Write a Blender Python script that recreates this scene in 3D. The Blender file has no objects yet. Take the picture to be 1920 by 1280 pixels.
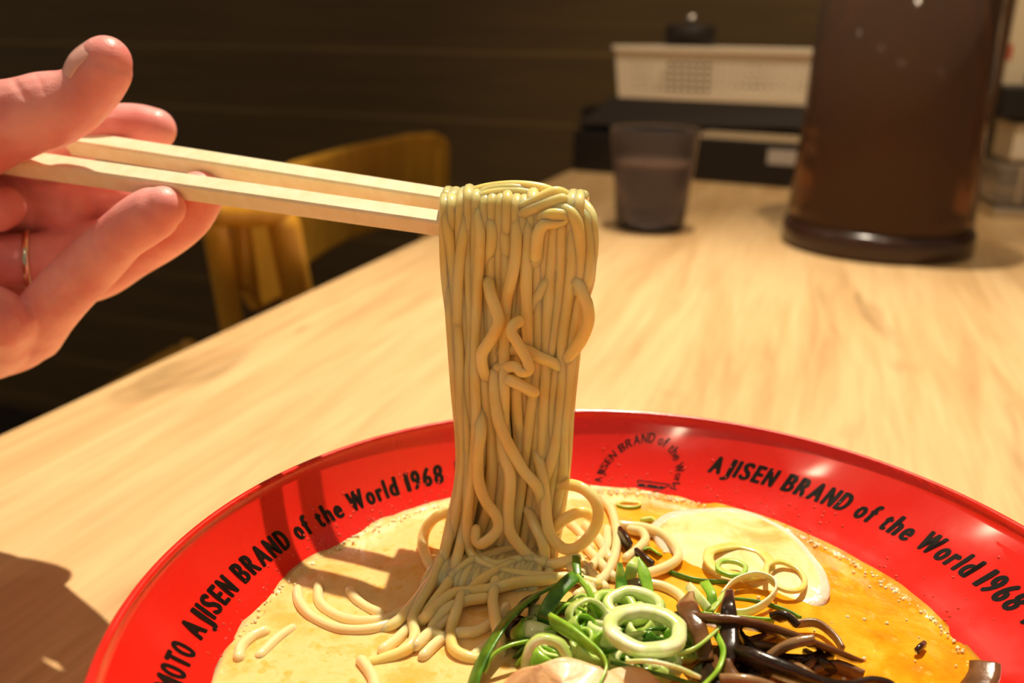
import bpy, bmesh, math, random
import numpy as np
from mathutils import Vector, Matrix, noise
random.seed(7)
sc = bpy.context.scene
COL = sc.collection
PI = math.pi

# ------------------------------------------------------------------ camera maths
F = 1700.0; PITCH = math.radians(18.5); ROLL = math.radians(1.0); H = 0.1804
CP, SP, CR, SR = math.cos(PITCH), math.sin(PITCH), math.cos(ROLL), math.sin(ROLL)
def ray(px, py):
    x, y = px-960, py-640
    x, y = CR*x-SR*y, SR*x+CR*y
    x /= F; y /= -F
    return Vector((x, CP+y*SP, -SP+y*CP))
def atz(px, py, z):
    r = ray(px, py); return Vector((0,0,H))+r*((z-H)/r.z)
def aty(px, py, y):
    r = ray(px, py); return Vector((0,0,H))+r*(y/r.y)
def atline(px, py, a, m):            # vertical plane y = a + m x
    r = ray(px, py); t = a/(r.y-m*r.x); return Vector((0,0,H))+r*t
def atAB(px, py, A, B):              # vertical plane through A and B
    m = (B[1]-A[1])/(B[0]-A[0]); return atline(px, py, A[1]-m*A[0], m)

# ------------------------------------------------------------------ materials
def mat(name, base, rough=.5, metal=0, sss=0, sssr=(1,.3,.15), sscale=.003, coat=0, trans=0, ior=1.45, spec=.5, alpha=1):
    m = bpy.data.materials.new(name); m.use_nodes = True
    b = m.node_tree.nodes['Principled BSDF']
    b.inputs['Base Color'].default_value = (*base, 1)
    b.inputs['Roughness'].default_value = rough
    b.inputs['Metallic'].default_value = metal
    b.inputs['Subsurface Weight'].default_value = sss
    b.inputs['Subsurface Radius'].default_value = sssr
    b.inputs['Subsurface Scale'].default_value = sscale
    b.inputs['Coat Weight'].default_value = coat
    b.inputs['Coat Roughness'].default_value = .1
    b.inputs['Transmission Weight'].default_value = trans
    b.inputs['IOR'].default_value = ior
    b.inputs['Specular IOR Level'].default_value = spec
    b.inputs['Alpha'].default_value = alpha
    return m
def N(m, t, **k):
    n = m.node_tree.nodes.new(t)
    for a, v in k.items():
        if a.startswith('i_'): n.inputs[a[2:].replace('_', ' ')].default_value = v
        else: setattr(n, a, v)
    return n
def L(m, a, b): m.node_tree.links.new(a, b)
def B(m): return m.node_tree.nodes['Principled BSDF']
def ramp(m, fac, stops, interp='LINEAR'):
    r = N(m, 'ShaderNodeValToRGB'); r.color_ramp.interpolation = interp
    e = r.color_ramp.elements
    while len(e) < len(stops): e.new(.5)
    for i, (p, c) in enumerate(stops):
        e[i].position = p; e[i].color = (*c, 1)
    L(m, fac, r.inputs[0]); return r.outputs[0]
def coords(m, scale=(1,1,1), rot=(0,0,0), loc=(0,0,0)):
    t = N(m, 'ShaderNodeTexCoord'); mp = N(m, 'ShaderNodeMapping')
    mp.inputs['Scale'].default_value = scale; mp.inputs['Rotation'].default_value = rot; mp.inputs['Location'].default_value = loc
    L(m, t.outputs['Object'], mp.inputs[0]); return mp.outputs[0]
def noi(m, vec, scale, detail=3, dist=0, rough=.5):
    n = N(m, 'ShaderNodeTexNoise'); n.inputs['Scale'].default_value = scale
    n.inputs['Detail'].default_value = detail; n.inputs['Distortion'].default_value = dist; n.inputs['Roughness'].default_value = rough
    L(m, vec, n.inputs['Vector']); return n.outputs[0]
def bump(m, h, strength=.3, dist=.001):
    b = N(m, 'ShaderNodeBump'); b.inputs['Strength'].default_value = strength; b.inputs['Distance'].default_value = dist
    L(m, h, b.inputs['Height']); L(m, b.outputs[0], B(m).inputs['Normal'])
def mixc(m, fac, a, b, mode='MIX'):
    x = N(m, 'ShaderNodeMix', data_type='RGBA', blend_type=mode)
    for s, v in ((x.inputs[0], fac), (x.inputs[6], a), (x.inputs[7], b)):
        if isinstance(v, (float, int)): s.default_value = v
        elif isinstance(v, tuple): s.default_value = (*v, 1)
        else: L(m, v, s)
    return x.outputs[2]
def setc(m, o): L(m, o, B(m).inputs['Base Color'])

M = {}
# table wood: pale oak laminate, grain along local Y
m = M['oak'] = mat('pale_oak', (.7,.45,.2), .42)
v = coords(m, (14, 1.1, 1)); v2 = coords(m, (60, 3.5, 1)); v3 = coords(m, (9, 2.4, 1), loc=(3,1,0))
a = noi(m, v, 2.2, 6, 1.2, .62); b2 = noi(m, v2, 3.0, 4, .6); k = noi(m, v3, 1.6, 3, 1.5)
c1 = ramp(m, a, [(.30, (.60,.35,.15)), (.46, (.75,.48,.22)), (.60, (.83,.56,.28)), (.75, (.77,.50,.235))])
c2 = ramp(m, b2, [(.35, (.80,.78,.74)), (.6, (1,1,1))])
c3 = ramp(m, k, [(.24, (.62,.60,.58)), (.34, (1,1,1))])
setc(m, mixc(m, 1.0, mixc(m, .55, c1, c2, 'MULTIPLY'), c3, 'MULTIPLY')); bump(m, b2, .12, .0006)
m = M['oak_edge'] = mat('oak_edge', (.55,.34,.15), .5)
# wall: dark brown planks (horizontal)
m = M['planks'] = mat('dark_planks', (.05,.03,.012), .6)
t = N(m, 'ShaderNodeTexCoord'); sx = N(m, 'ShaderNodeSeparateXYZ'); L(m, t.outputs['Object'], sx.inputs[0])
md = N(m, 'ShaderNodeMath', operation='PINGPONG'); of_ = N(m, 'ShaderNodeMath', operation='SUBTRACT'); L(m, sx.outputs['Z'], of_.inputs[0]); of_.inputs[1].default_value = .035; L(m, of_.outputs[0], md.inputs[0]); md.inputs[1].default_value = .06
gr = ramp(m, md.outputs[0], [(0.0, (.10,.10,.10)), (.0012, (1,1,1))])
st = noi(m, coords(m, (1.2, 1, 18)), 3.0, 5, .8)
c1 = ramp(m, st, [(.3, (.075,.042,.010)), (.7, (.105,.060,.015))])
seam = ramp(m, md.outputs[0], [(0.0, (.13,.08,.03)), (.0018, (0,0,0))])
setc(m, mixc(m, 1.0, c1, seam, 'ADD')); bump(m, st, .2, .001)
M['floor'] = mat('dark_floor', (.02,.012,.008), .6)
# bowl
m = M['red'] = mat('red_melamine', (.80,.018,.010), .22, coat=.6)
h = noi(m, coords(m), 240, 2); ro = ramp(m, noi(m, coords(m), 55, 3), [(.4, (.16,.16,.16)), (.62, (.34,.34,.34))]); L(m, ro, B(m).inputs['Roughness'])
bump(m, h, .05, .0004)
M['ink'] = mat('black_ink', (.008,.006,.005), .3)
m = bpy.data.materials.new('ink2')
# broth
m = M['broth'] = mat('creamy_broth', (.9,.6,.25), .10, sss=.35, sssr=(1,.55,.2), sscale=.003, coat=.5)
t = N(m, 'ShaderNodeTexCoord'); sx = N(m, 'ShaderNodeSeparateXYZ'); L(m, t.outputs['Object'], sx.inputs[0])
big = noi(m, coords(m), 28, 4, .8)
# chilli oil collects on the right hand side of the bowl
ad = N(m, 'ShaderNodeMath', operation='MULTIPLY_ADD'); L(m, big, ad.inputs[0]); ad.inputs[1].default_value = .07; L(m, sx.outputs['X'], ad.inputs[2])
oil = ramp(m, ad.outputs[0], [(.045, (0,0,0)), (.078, (1,1,1))])
bw = N(m, 'ShaderNodeRGBToBW'); L(m, oil, bw.inputs[0])
pale = ramp(m, noi(m, coords(m), 75, 6, .2, .65), [(.36, (.88,.50,.12)), (.46, (.92,.62,.22)), (.56, (.95,.67,.28)), (.64, (.92,.52,.12)), (.74, (.88,.38,.04))])
orange = ramp(m, noi(m, coords(m), 75, 5, .8, .6), [(.34, (.66,.26,.006)), (.50, (.93,.38,.010)), (.66, (.98,.50,.04))])
base = mixc(m, bw.outputs[0], pale, orange)
vo = N(m, 'ShaderNodeTexVoronoi'); vo.inputs['Scale'].default_value = 330; vo.inputs['Randomness'].default_value = 1
L(m, coords(m), vo.inputs['Vector'])
sep = N(m, 'ShaderNodeSeparateColor'); L(m, vo.outputs['Color'], sep.inputs[0])
th = N(m, 'ShaderNodeMath', operation='MULTIPLY'); L(m, sep.outputs[0], th.inputs[0]); th.inputs[1].default_value = .42
lt = N(m, 'ShaderNodeMath', operation='LESS_THAN'); L(m, vo.outputs['Distance'], lt.inputs[0]); L(m, th.outputs[0], lt.inputs[1])
gt = N(m, 'ShaderNodeMath', operation='GREATER_THAN'); L(m, sep.outputs[1], gt.inputs[0]); gt.inputs[1].default_value = .55
mm = N(m, 'ShaderNodeMath', operation='MULTIPLY'); L(m, lt.outputs[0], mm.inputs[0]); L(m, gt.outputs[0], mm.inputs[1])
m5 = N(m, 'ShaderNodeMath', operation='MULTIPLY'); L(m, mm.outputs[0], m5.inputs[0]); m5.inputs[1].default_value = .6
setc(m, mixc(m, m5.outputs[0], base, (.88,.46,.06)))
bump(m, noi(m, coords(m), 170, 6, .3, .6), .45, .0012)
# noodles
m = M['noodle'] = mat('wheat_noodle', (.92,.70,.36), .28, sss=.85, sssr=(1,.72,.30), sscale=.0040, coat=.25)
setc(m, ramp(m, noi(m, coords(m), 90, 3), [(.35, (.95,.68,.24)), (.65, (1,.80,.38))])); bump(m, noi(m, coords(m), 700, 2), .10, .0003)
m = M['noodle_soup'] = mat('soaked_noodle', (.96,.76,.40), .22, sss=.6, sssr=(1,.62,.25), sscale=.003, coat=.5)
# chopsticks
m = M['stick'] = mat('aspen_wood', (.86,.72,.44), .5, sss=.08, sscale=.001)
setc(m, ramp(m, noi(m, coords(m, (6,6,6)), 40, 4), [(.3, (.90,.77,.48)), (.7, (.97,.87,.63))])); bump(m, noi(m, coords(m), 900, 2), .12, .0003)
# skin
m = M['skin'] = mat('skin', (.78,.40,.30), .42, sss=.5, sssr=(1,.28,.14), sscale=.0045, coat=.08)
c1 = ramp(m, noi(m, coords(m), 60, 3), [(.35, (.78,.26,.24)), (.62, (.90,.40,.37))])
setc(m, c1)
w = N(m, 'ShaderNodeTexVoronoi', feature='DISTANCE_TO_EDGE'); w.inputs['Scale'].default_value = 900; L(m, coords(m), w.inputs['Vector'])
bump(m, w.outputs['Distance'], .22, .0005)
M['nail'] = mat('nail', (.92,.46,.40), .25, sss=.3, sssr=(1,.4,.3), sscale=.002, coat=.5)
M['gold'] = mat('ring_metal', (.80,.68,.48), .18, metal=1)
# greens
def green(name, c1, c2, r=.3, s=.35):
    m = mat(name, c1, r, sss=s, sssr=(.5,1,.2), sscale=.0015, coat=.35)
    setc(m, ramp(m, noi(m, coords(m), 260, 3), [(.35, c1), (.65, c2)])); bump(m, noi(m, coords(m, (1,1,1)), 900, 2), .12, .0004)
    M[name] = m
green('scallion_dark', (.035,.13,.005), (.10,.27,.012))
green('scallion_mid', (.17,.40,.015), (.36,.60,.05))
green('scallion_light', (.42,.62,.10), (.62,.74,.22))
green('scallion_pale', (.62,.76,.24), (.88,.93,.60))
green('scallion_soaked', (.86,.66,.12), (.88,.76,.28))
green('onion_white', (.86,.80,.45), (.92,.88,.62))
def brownm(name, c1, c2):
    m = mat(name, c1, .26, sss=.15, sssr=(1,.4,.2), sscale=.001, coat=.2)
    setc(m, ramp(m, noi(m, coords(m), 150, 3), [(.35, c1), (.65, c2)])); bump(m, noi(m, coords(m), 420, 3), .35, .0005); M[name] = m
brownm('woodear_dark', (.014,.008,.005), (.045,.021,.010))
brownm('woodear_brown', (.12,.048,.014), (.22,.095,.032))
brownm('woodear_tan', (.24,.12,.045), (.36,.20,.08))
m = M['pork'] = mat('braised_pork', (.8,.5,.3), .42, sss=.35, sssr=(1,.5,.3), sscale=.003, coat=.15)
setc(m, ramp(m, noi(m, coords(m), 80, 4, 1.2), [(.34, (.42,.19,.07)), (.46, (.74,.45,.20)), (.70, (.84,.60,.33))])); bump(m, noi(m, coords(m), 200, 3), .4, .001)
m = M['pale_slice'] = mat('pale_slice', (.9,.65,.35), .5, sss=.4, sssr=(1,.6,.3), sscale=.003, coat=.08)
setc(m, ramp(m, noi(m, coords(m), 70, 4, .8), [(.30, (.88,.40,.04)), (.40, (.90,.60,.16)), (.56, (.93,.70,.34)), (.74, (.92,.62,.20))])); bump(m, noi(m, coords(m), 260, 3), .35, .001)
m = M['slice_fat'] = mat('slice_fat', (.93,.74,.55), .2, sss=.4, sssr=(1,.6,.4), sscale=.003, coat=.5); bump(m, noi(m, coords(m), 500, 3), .5, .0008)
m = M['bubble'] = mat('broth_bubble', (1,.82,.52), .08, sss=.6, sscale=.001, coat=1); M['drop'] = mat('red_drop', (.80,.05,.03), .05, coat=1)
# background
m = M['chair'] = mat('honey_wood', (.42,.19,.025), .34, coat=.2)
setc(m, ramp(m, noi(m, coords(m, (8,8,1.5)), 6, 4, .5), [(.3, (.52,.24,.018)), (.7, (.68,.34,.035))]))
M['black'] = mat('black_plastic', (.010,.007,.006), .4)
M['black_matte'] = mat('black_matte', (.022,.014,.010), .55)
M['white'] = mat('cream_plastic', (.80,.70,.55), .4, sss=.1, sscale=.002)
M['paper'] = mat('cream_paper', (.75,.62,.42), .6)
M['label'] = mat('grey_label', (.45,.41,.38), .5)
M['smoke'] = mat('smoky_plastic', (.60,.54,.54), .08, trans=.95, ior=1.15)
M['water'] = mat('water', (.72,.66,.66), .03, trans=.9, ior=1.33)
M['amber'] = mat('brown_plastic', (.50,.32,.22), .08, trans=.92, ior=1.12)
M['tea'] = mat('dark_tea', (.30,.15,.08), .12, trans=.85, ior=1.1)
M['base'] = mat('pitcher_base', (.05,.022,.014), .22, trans=.2)
M['steel'] = mat('steel', (.6,.56,.5), .25, metal=1)
M['clear'] = mat('clear_plastic', (.75,.66,.56), .15, trans=.8, ior=1.3)
M['cardprint'] = mat('card_print', (.16,.09,.05), .5)
M['cardgrey'] = mat('card_grey', (.40,.40,.44), .5)
M['redprint'] = mat('red_print', (.5,.05,.02), .5)

# ------------------------------------------------------------------ object helpers
def mesh(name, verts, faces, material, parent=None, smooth=True, mats=None, fm=None):
    me = bpy.data.meshes.new(name); me.from_pydata([tuple(v) for v in verts], [], faces)
    bm = bmesh.new(); bm.from_mesh(me); bmesh.ops.recalc_face_normals(bm, faces=bm.faces); bm.to_mesh(me); bm.free()
    o = bpy.data.objects.new(name, me); COL.objects.link(o)
    for mm_ in ([M[material]] if mats is None else [M[x] for x in mats]): me.materials.append(mm_)
    if fm:
        for p, i in zip(me.polygons, fm): p.material_index = i
    if smooth:
        for p in me.polygons: p.use_smooth = True
    if parent: o.parent = parent
    return o
def tag(o, label=None, cat=None, group=None, kind=None):
    if label: o['label'] = label
    if cat: o['category'] = cat
    if group: o['group'] = group
    if kind: o['kind'] = kind
    return o
def empty(name, loc=(0,0,0), rz=0):
    o = bpy.data.objects.new(name, None); COL.objects.link(o); o.location = loc; o.rotation_euler = (0,0,rz)
    o.empty_display_size = .02
    return o
def bevel(o, w, seg=3):
    b = o.modifiers.new('bevel', 'BEVEL'); b.width = w; b.segments = seg; b.limit_method = 'ANGLE'; b.angle_limit = math.radians(35); return o
def box(name, x0, x1, y0, y1, z0, z1, material, parent=None, bev=.002):
    v = [(x,y,z) for x in (x0,x1) for y in (y0,y1) for z in (z0,z1)]
    f = [(0,1,3,2),(4,6,7,5),(0,4,5,1),(2,3,7,6),(0,2,6,4),(1,5,7,3)]
    o = mesh(name, v, f, material, parent, smooth=False)
    if bev: bevel(o, bev)
    return o
def catmull(P, n=6):
    P = [np.array(p, float) for p in P]
    if len(P) < 3:
        return [P[0]+(P[1]-P[0])*i/n for i in range(n+1)]
    Q = [2*P[0]-P[1]]+P+[2*P[-1]-P[-2]]; out = []
    for i in range(1, len(Q)-2):
        p0, p1, p2, p3 = Q[i-1:i+3]
        for k in range(n):
            t = k/n
            out.append(.5*((2*p1)+(-p0+p2)*t+(2*p0-5*p1+4*p2-p3)*t*t+(-p0+3*p1-3*p2+p3)*t**3))
    out.append(P[-1]); return out
def frames(pts, up=(0,-1,0)):
    n = len(pts); T = []
    for i in range(n):
        a = pts[max(0, i-1)]; b = pts[min(n-1, i+1)]; d = b-a; l = np.linalg.norm(d); T.append(d/l if l > 1e-9 else np.array([0,0,1.]))
    u = np.array(up, float); fr = []
    for t_ in T:
        s = u-t_*np.dot(u, t_)
        if np.linalg.norm(s) < 1e-3: s = np.cross(t_, [1,0,0.1])
        s /= np.linalg.norm(s); fr.append((t_, s, np.cross(t_, s))); u = s
    return fr
def tube_geo(pts, rad, sides=10, flat=1.0, up=(0,-1,0), capn=3):
    """pts smoothed already, rad list; rounded ends"""
    pts = [np.array(p, float) for p in pts]; rad = list(rad)
    fr = frames(pts, up); P = []; R = []; FR = []
    for k in range(capn, 0, -1):
        a = k/capn*PI/2; P.append(pts[0]-fr[0][0]*rad[0]*math.sin(a)); R.append(max(rad[0]*math.cos(a), rad[0]*.05)); FR.append(fr[0])
    P += pts; R += rad; FR += fr
    for k in range(1, capn+1):
        a = k/capn*PI/2; P.append(pts[-1]+fr[-1][0]*rad[-1]*math.sin(a)); R.append(max(rad[-1]*math.cos(a), rad[-1]*.05)); FR.append(fr[-1])
    V = []; Fc = []
    for p, r, f in zip(P, R, FR):
        for j in range(sides):
            a = 2*PI*j/sides; V.append(p+f[1]*(r*flat*math.cos(a))+f[2]*(r*math.sin(a)))
    for i in range(len(P)-1):
        for j in range(sides):
            a = i*sides+j; b = i*sides+(j+1) % sides; Fc.append((a, b, b+sides, a+sides))
    Fc.append(tuple(range(sides))[::-1]); Fc.append(tuple(range((len(P)-1)*sides, len(P)*sides)))
    return V, Fc
def rads(n, r0, prof=None, jit=0):
    if prof is None: return [r0*(1+jit*math.sin(i*.7)) for i in range(n)]
    out = []
    for i in range(n):
        u = i/(n-1)*(len(prof)-1); k = min(int(u), len(prof)-2); out.append(r0*(prof[k]+(prof[k+1]-prof[k])*(u-k)))
    return out
def lathe(name, prof, c, material, parent=None, seg=64, rz=0, closed=False):
    V = []; Fc = []
    for (r, z) in prof:
        for j in range(seg):
            a = 2*PI*j/seg; V.append((c[0]+r*math.cos(a), c[1]+r*math.sin(a), c[2]+z))
    n = len(prof)
    for i in range(n-1):
        for j in range(seg):
            a = i*seg+j; b = i*seg+(j+1) % seg; Fc.append((a, b, b+seg, a+seg))
    if closed:
        for j in range(seg):
            a = (n-1)*seg+j; b = (n-1)*seg+(j+1) % seg; Fc.append((a, b, (j+1) % seg, j))
    else:
        Fc.append(tuple(range(seg))); Fc.append(tuple(range((n-1)*seg, n*seg)))
    return mesh(name, V, Fc, material, parent)

# ------------------------------------------------------------------ room
dirv = Vector((.3036,.8896)).normalized()          # direction of the table's long edge
TH = math.atan2(-dirv.x, dirv.y)                   # local +Y along it
def tl(u, v, z=0):                                 # table local -> world. u to the right of left edge, v along
    o = Vector((-.24,.386)); r = Vector((dirv.y, -dirv.x))
    p = o+r*u+dirv*v; return Vector((p.x, p.y, z))
def placed(o): o.location = tl(0,0); o.rotation_euler = (0,0,TH); return o
TABLE = placed(empty('table'))
tag(TABLE, 'pale oak laminate dining table with straight edge carrying the ramen bowl', 'table')
box('tabletop', 0, 1.15, -.95, 1.10, -.030, 0, 'oak', TABLE, .0015)
for (a, b) in ((.06,-.88),(1.03,-.88),(.06,.98),(1.03,.98)):
    box('leg', a, a+.05, b, b+.05, -.72, -.030, 'black_matte', TABLE, .003)
WV = 1.30
w = box('wall_back', -4, 3.5, WV, WV+.1, -.72, 1.7, 'planks', None, 0); placed(w); tag(w, kind='structure')
w = box('floor', -4, 3.5, -3, WV, -.76, -.72, 'floor', None, 0); placed(w); tag(w, kind='structure')

# ------------------------------------------------------------------ chair
A = atz(450,395,.06); Bp = atz(800,256,.06)
ch = empty('chair', (A.x, A.y, -.72)); tag(ch, 'honey coloured wooden chair with wide curved back tucked beside the table edge', 'chair')
dv = (Vector((Bp.x,Bp.y,0))-Vector((A.x,A.y,0))).normalized(); nv = Vector((-dv.y, dv.x, 0))   # nv points left, away from table
O = Vector((A.x, A.y, 0))
def cl(s, n, z): return O+dv*s+nv*n+Vector((0,0,z))-Vector((A.x, A.y, -.72))
W_ = (Vector((Bp.x,Bp.y,0))-O).length
Wt = W_+.06
def back_outline():
    pts = []
    for px, py in [(445,398),(520,352),(600,316),(700,285),(785,258),(812,254),(826,262),(832,285),(833,340),(833,412),(800,425),(757,437),(700,462),(650,492),(600,525),(570,548),(548,580),(500,600),(465,560)]:
        p = atAB(px, py, A, Bp); s = (Vector((p.x,p.y,0))-O).dot(dv); pts.append((s, p.z))
    return pts
bo = back_outline()
V = []; n = len(bo)
for k, off in ((0, 0), (1, .014)):
    for s, z in bo:
        cv = .05*math.sin(max(0, min(1, s/Wt))*PI)
        V.append(cl(s, off+cv*0.6, z))
# inner grid via triangulation of the outline
f = [tuple(range(n)), tuple(range(2*n-1, n-1, -1))]+[(i, (i+1) % n, n+(i+1) % n, n+i) for i in range(n)]
o = mesh('backrest', V, f, 'chair', ch, smooth=False)
bm = bmesh.new(); bm.from_mesh(o.data); bmesh.ops.triangulate(bm, faces=[fc for fc in bm.faces if len(fc.verts) > 4]); bm.to_mesh(o.data); bm.free()
bevel(o, .005, 3)
def bar(name, P, Q, r, parent, material='chair', flat=1.0, n=10, prof=None):
    pts = catmull([P, (np.array(P)+np.array(Q))/2, Q], 8); V, Fc = tube_geo(pts, rads(len(pts), r, prof), 14, flat)
    return mesh(name, V, Fc, material, parent)
hk = atAB(476,428,A,Bp); hs = (Vector((hk.x,hk.y,0))-O).dot(dv)
bar('leg', cl(hs+.003,-.020,hk.z-.004), cl(hs+.20,-.02,-.70), .013, ch)
bar('leg', cl(Wt-.02,.016,.03), cl(Wt-.02,.016,-.70), .015, ch)
bar('leg', cl(hs-.05,.40,-.28), cl(hs-.05,.40,-.70), .015, ch)
bar('leg', cl(Wt-.03,.40,-.28), cl(Wt-.03,.40,-.70), .015, ch)
hk2 = atAB(415,425,A,Bp); hs2 = (Vector((hk2.x,hk2.y,0))-O).dot(dv)
bar('side_brace', cl(hs2+.003,.012,hk2.z+.0), cl(hs2+.09,.03,-.26), .0095, ch)
bar('top_joint', cl(hs2+.003,.008,hk2.z+.002), cl(hs+.003,-.018,hk.z+.006), .011, ch)
V = [cl(s, nn, z) for z in (-.30,-.27) for s, nn in ((-.02,0),(Wt-.02,0),(Wt-.04,.42),(0,.42))]
o = mesh('seat', V, [(0,1,2,3),(7,6,5,4),(0,4,5,1),(1,5,6,2),(2,6,7,3),(3,7,4,0)], 'chair', ch, smooth=False); bevel(o, .01)

# ------------------------------------------------------------------ bowl
CX, CY, RR, ZR = .0279, .1655, .1100, .0650
SX, SY, SRr, ZS = .0224, .1721, .0863, .0450
BOWL = empty('ramen_bowl', (0,0,0)); tag(BOWL, 'large glossy red bowl with black lettering round its inner wall, full of broth', 'bowl')
def wallpt(th, t, lift=0):
    cx = CX*(1-t)+SX*t; cy = CY*(1-t)+SY*t; r = (RR-.0015)*(1-t)+SRr*t; z = ZR*(1-t)+ZS*t-.0025*math.sin(PI*min(max(t,0),1))
    # normal points inward and up
    return Vector((cx+(r-lift*.6)*math.cos(th), cy+(r-lift*.6)*math.sin(th), z+lift*.8))
seg = 192; V = []; rings = 0
prof = []
for th_i in range(seg):
    th = 2*PI*th_i/seg; c, s = math.cos(th), math.sin(th); line = []
    for t in (1.0,.85,.7,.55,.4,.25,.1,.03): line.append(wallpt(th, t))
    line.insert(0, Vector((SX+.060*c, SY+.060*s, .018))); line.insert(0, Vector((SX+.03*c, SY+.03*s, .011))); line.insert(0, Vector((SX+.001*c, SY+.001*s, .009)))
    # rolled lip
    for a in (60, 90, 120, 150, 180, 220, 260):
        aa = math.radians(a); line.append(Vector((CX+(RR-.0016-.0016*math.cos(aa))*c, CY+(RR-.0016-.0016*math.cos(aa))*s, ZR-.0008+.0016*math.sin(aa))))
    for r, z in ((.1055,.0605),(.098,.052),(.088,.040),(.072,.026),(.052,.015),(.036,.010),(.036,.0),(.033,0),(.033,.004),(.001,.005)):
        line.append(Vector((CX*.6+SX*.4+r*c, CY*.6+SY*.4+r*s, z)))
    V += line; rings = len(line)
Fc = []
for i in range(seg):
    for j in range(rings-1):
        a = i*rings+j; b = ((i+1) % seg)*rings+j; Fc.append((a, b, b+1, a+1))
body = mesh('body', V, Fc, 'red', BOWL)
def text_mesh(s, size=1.0, bold=.0):
    cu = bpy.data.curves.new('t', 'FONT'); cu.body = s; cu.size = size; cu.offset = bold; cu.resolution_u = 3
    o = bpy.data.objects.new('t', cu); COL.objects.link(o)
    dg = bpy.context.evaluated_depsgraph_get(); dg.update()
    me = bpy.data.meshes.new_from_object(o.evaluated_get(dg))
    bpy.data.objects.remove(o); 
    vs = [v.co.copy() for v in me.vertices]; fs = [tuple(p.vertices) for p in me.polygons]
    bpy.data.meshes.remove(me)
    return vs, fs
GW = dict(zip('AJISENBRDofthWrld1968KUMOT', (.64,.43,.19,.54,.46,.56,.55,.57,.55,.48,.34,.34,.47,.84,.36,.18,.48,.24,.50,.50,.52,.60,.55,.72,.55,.52)))
GW['e'] = .47
def glyphs(s, bold, cond):
    """returns per char (points, faces), total width, in cap-height units"""
    H_ = max(v.y for v in text_mesh('H')[0])
    out = []; x = 0
    for chh in s:
        if chh == ' ': x += .32*cond; continue
        vs, fs = text_mesh(chh)
        x0 = min(v.x for v in vs); x1 = max(v.x for v in vs); w_ = GW.get(chh, .5)*cond
        g = []; ff = []; k_ = min(bold, w_*.3)
        for ax_, ay_ in ((0,0),(-1,0),(1,0),(0,-.6),(0,.6),(-.7,-.4),(.7,-.4),(-.7,.4),(.7,.4)):
            n0 = len(g); g += [(x+k_+(v.x-x0)/(x1-x0)*(w_-2*k_)+ax_*k_, v.y/H_+ay_*k_) for v in vs]; ff += [tuple(i_+n0 for i_ in f_) for f_ in fs]
        out.append((g, ff)); x += w_+.085*cond
    return out, x-.085*cond
def wall_text(s, th0, th1, tc, cap_t, bold=.062, cond=1, name='lettering', z=.00012, slant=0):
    g, W = glyphs(s, bold, cond); V = []; Fc = []
    for pts, fs in g:
        b = len(V)
        for (x, y) in pts:
            th = math.radians(th0+(th1-th0)*(x/W)); V.append(wallpt(th, tc+cap_t*(.5-y), z))
        Fc += [tuple(i+b for i in f_) for f_ in fs]
    # subdivide long triangles to follow the curve is unnecessary at this letter size
    return mesh(name, V, Fc, 'ink', BOWL, smooth=False)
wall_text('AJISEN BRAND of the World 1968', 178.0, 118.2, .545, .235)
wall_text('KUMAMOTO', 199, 180.0, .56, .235)
wall_text('KUMAMOTO', 115.8, 97.0, .545, .235)
wall_text('AJISEN BRAND of the World 1968', 67.4, 10.2, .435, .19)
wall_text('KUMAMOTO', 8, -11, .43, .19)
# arc of small writing over a line-drawn bowl
LT, LV, LA, LB = 79.2, .80, 7.6, .56
g, W = glyphs('AJISEN BRAND of the World', .02, 1); V = []; Fc = []
for pts, fs in g:
    b = len(V)
    for x, y in pts:
        phi = math.radians(188-(190+4)*(x/W)); rr = 1.0+(y-.5)*.19
        V.append(wallpt(math.radians(LT-LA*rr*math.cos(phi)*-1*-1), LV-LB*rr*math.sin(phi), .00012))
    Fc += [tuple(i+b for i in f_) for f_ in fs]
mesh('arc_lettering', V, Fc, 'ink', BOWL, smooth=False)
def wstroke(P, w, name):
    V = []; Fc = []
    for (a, b_) in zip(P[:-1], P[1:]):
        d = np.array(b_)-np.array(a); sc_ = np.array([.0016, .028]); dm = d*sc_; nl = np.array([-dm[1], dm[0]])/np.linalg.norm(dm)*w/sc_
        k = len(V)
        n_ = 6
        for i in range(n_+1):
            q = np.array(a)+d*i/n_
            for sg in (-1, 1):
                r_ = q+nl*sg; V.append(wallpt(math.radians(r_[0]), r_[1], .00012))
        Fc += [(k+2*i, k+2*i+1, k+2*i+3, k+2*i+2) for i in range(n_)]
    return mesh(name, V, Fc, 'ink', BOWL, smooth=False)
wstroke([(79.0,.80),(72.6,.80),(73.6,.885),(78.6,.885),(79.0,.80)], .00022, 'bowl_drawing')
wstroke([(78.5,.86),(73.4,.86)], .0005, 'bowl_drawing')
wstroke([(73.6,.885),(75.4,.985)], .00022, 'bowl_drawing')

# broth
seg = 160; V = []; Fc = []; nr = 60
for i in range(nr+1):
    r = (SRr+.0012)*i/nr
    for j in range(seg):
        a = 2*PI*j/seg; x = SX+r*math.cos(a); y = SY+r*math.sin(a)
        hh = noise.noise(Vector((x*60, y*60, 0)))*.0006+noise.noise(Vector((x*160, y*160, 3)))*.0003
        V.append((x, y, ZS+hh+(.0009 if i == nr else (.0003 if i == nr-1 else 0))))
for i in range(nr):
    for j in range(seg):
        a = i*seg+j; b = i*seg+(j+1) % seg; Fc.append((a, b, b+seg, a+seg))
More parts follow.
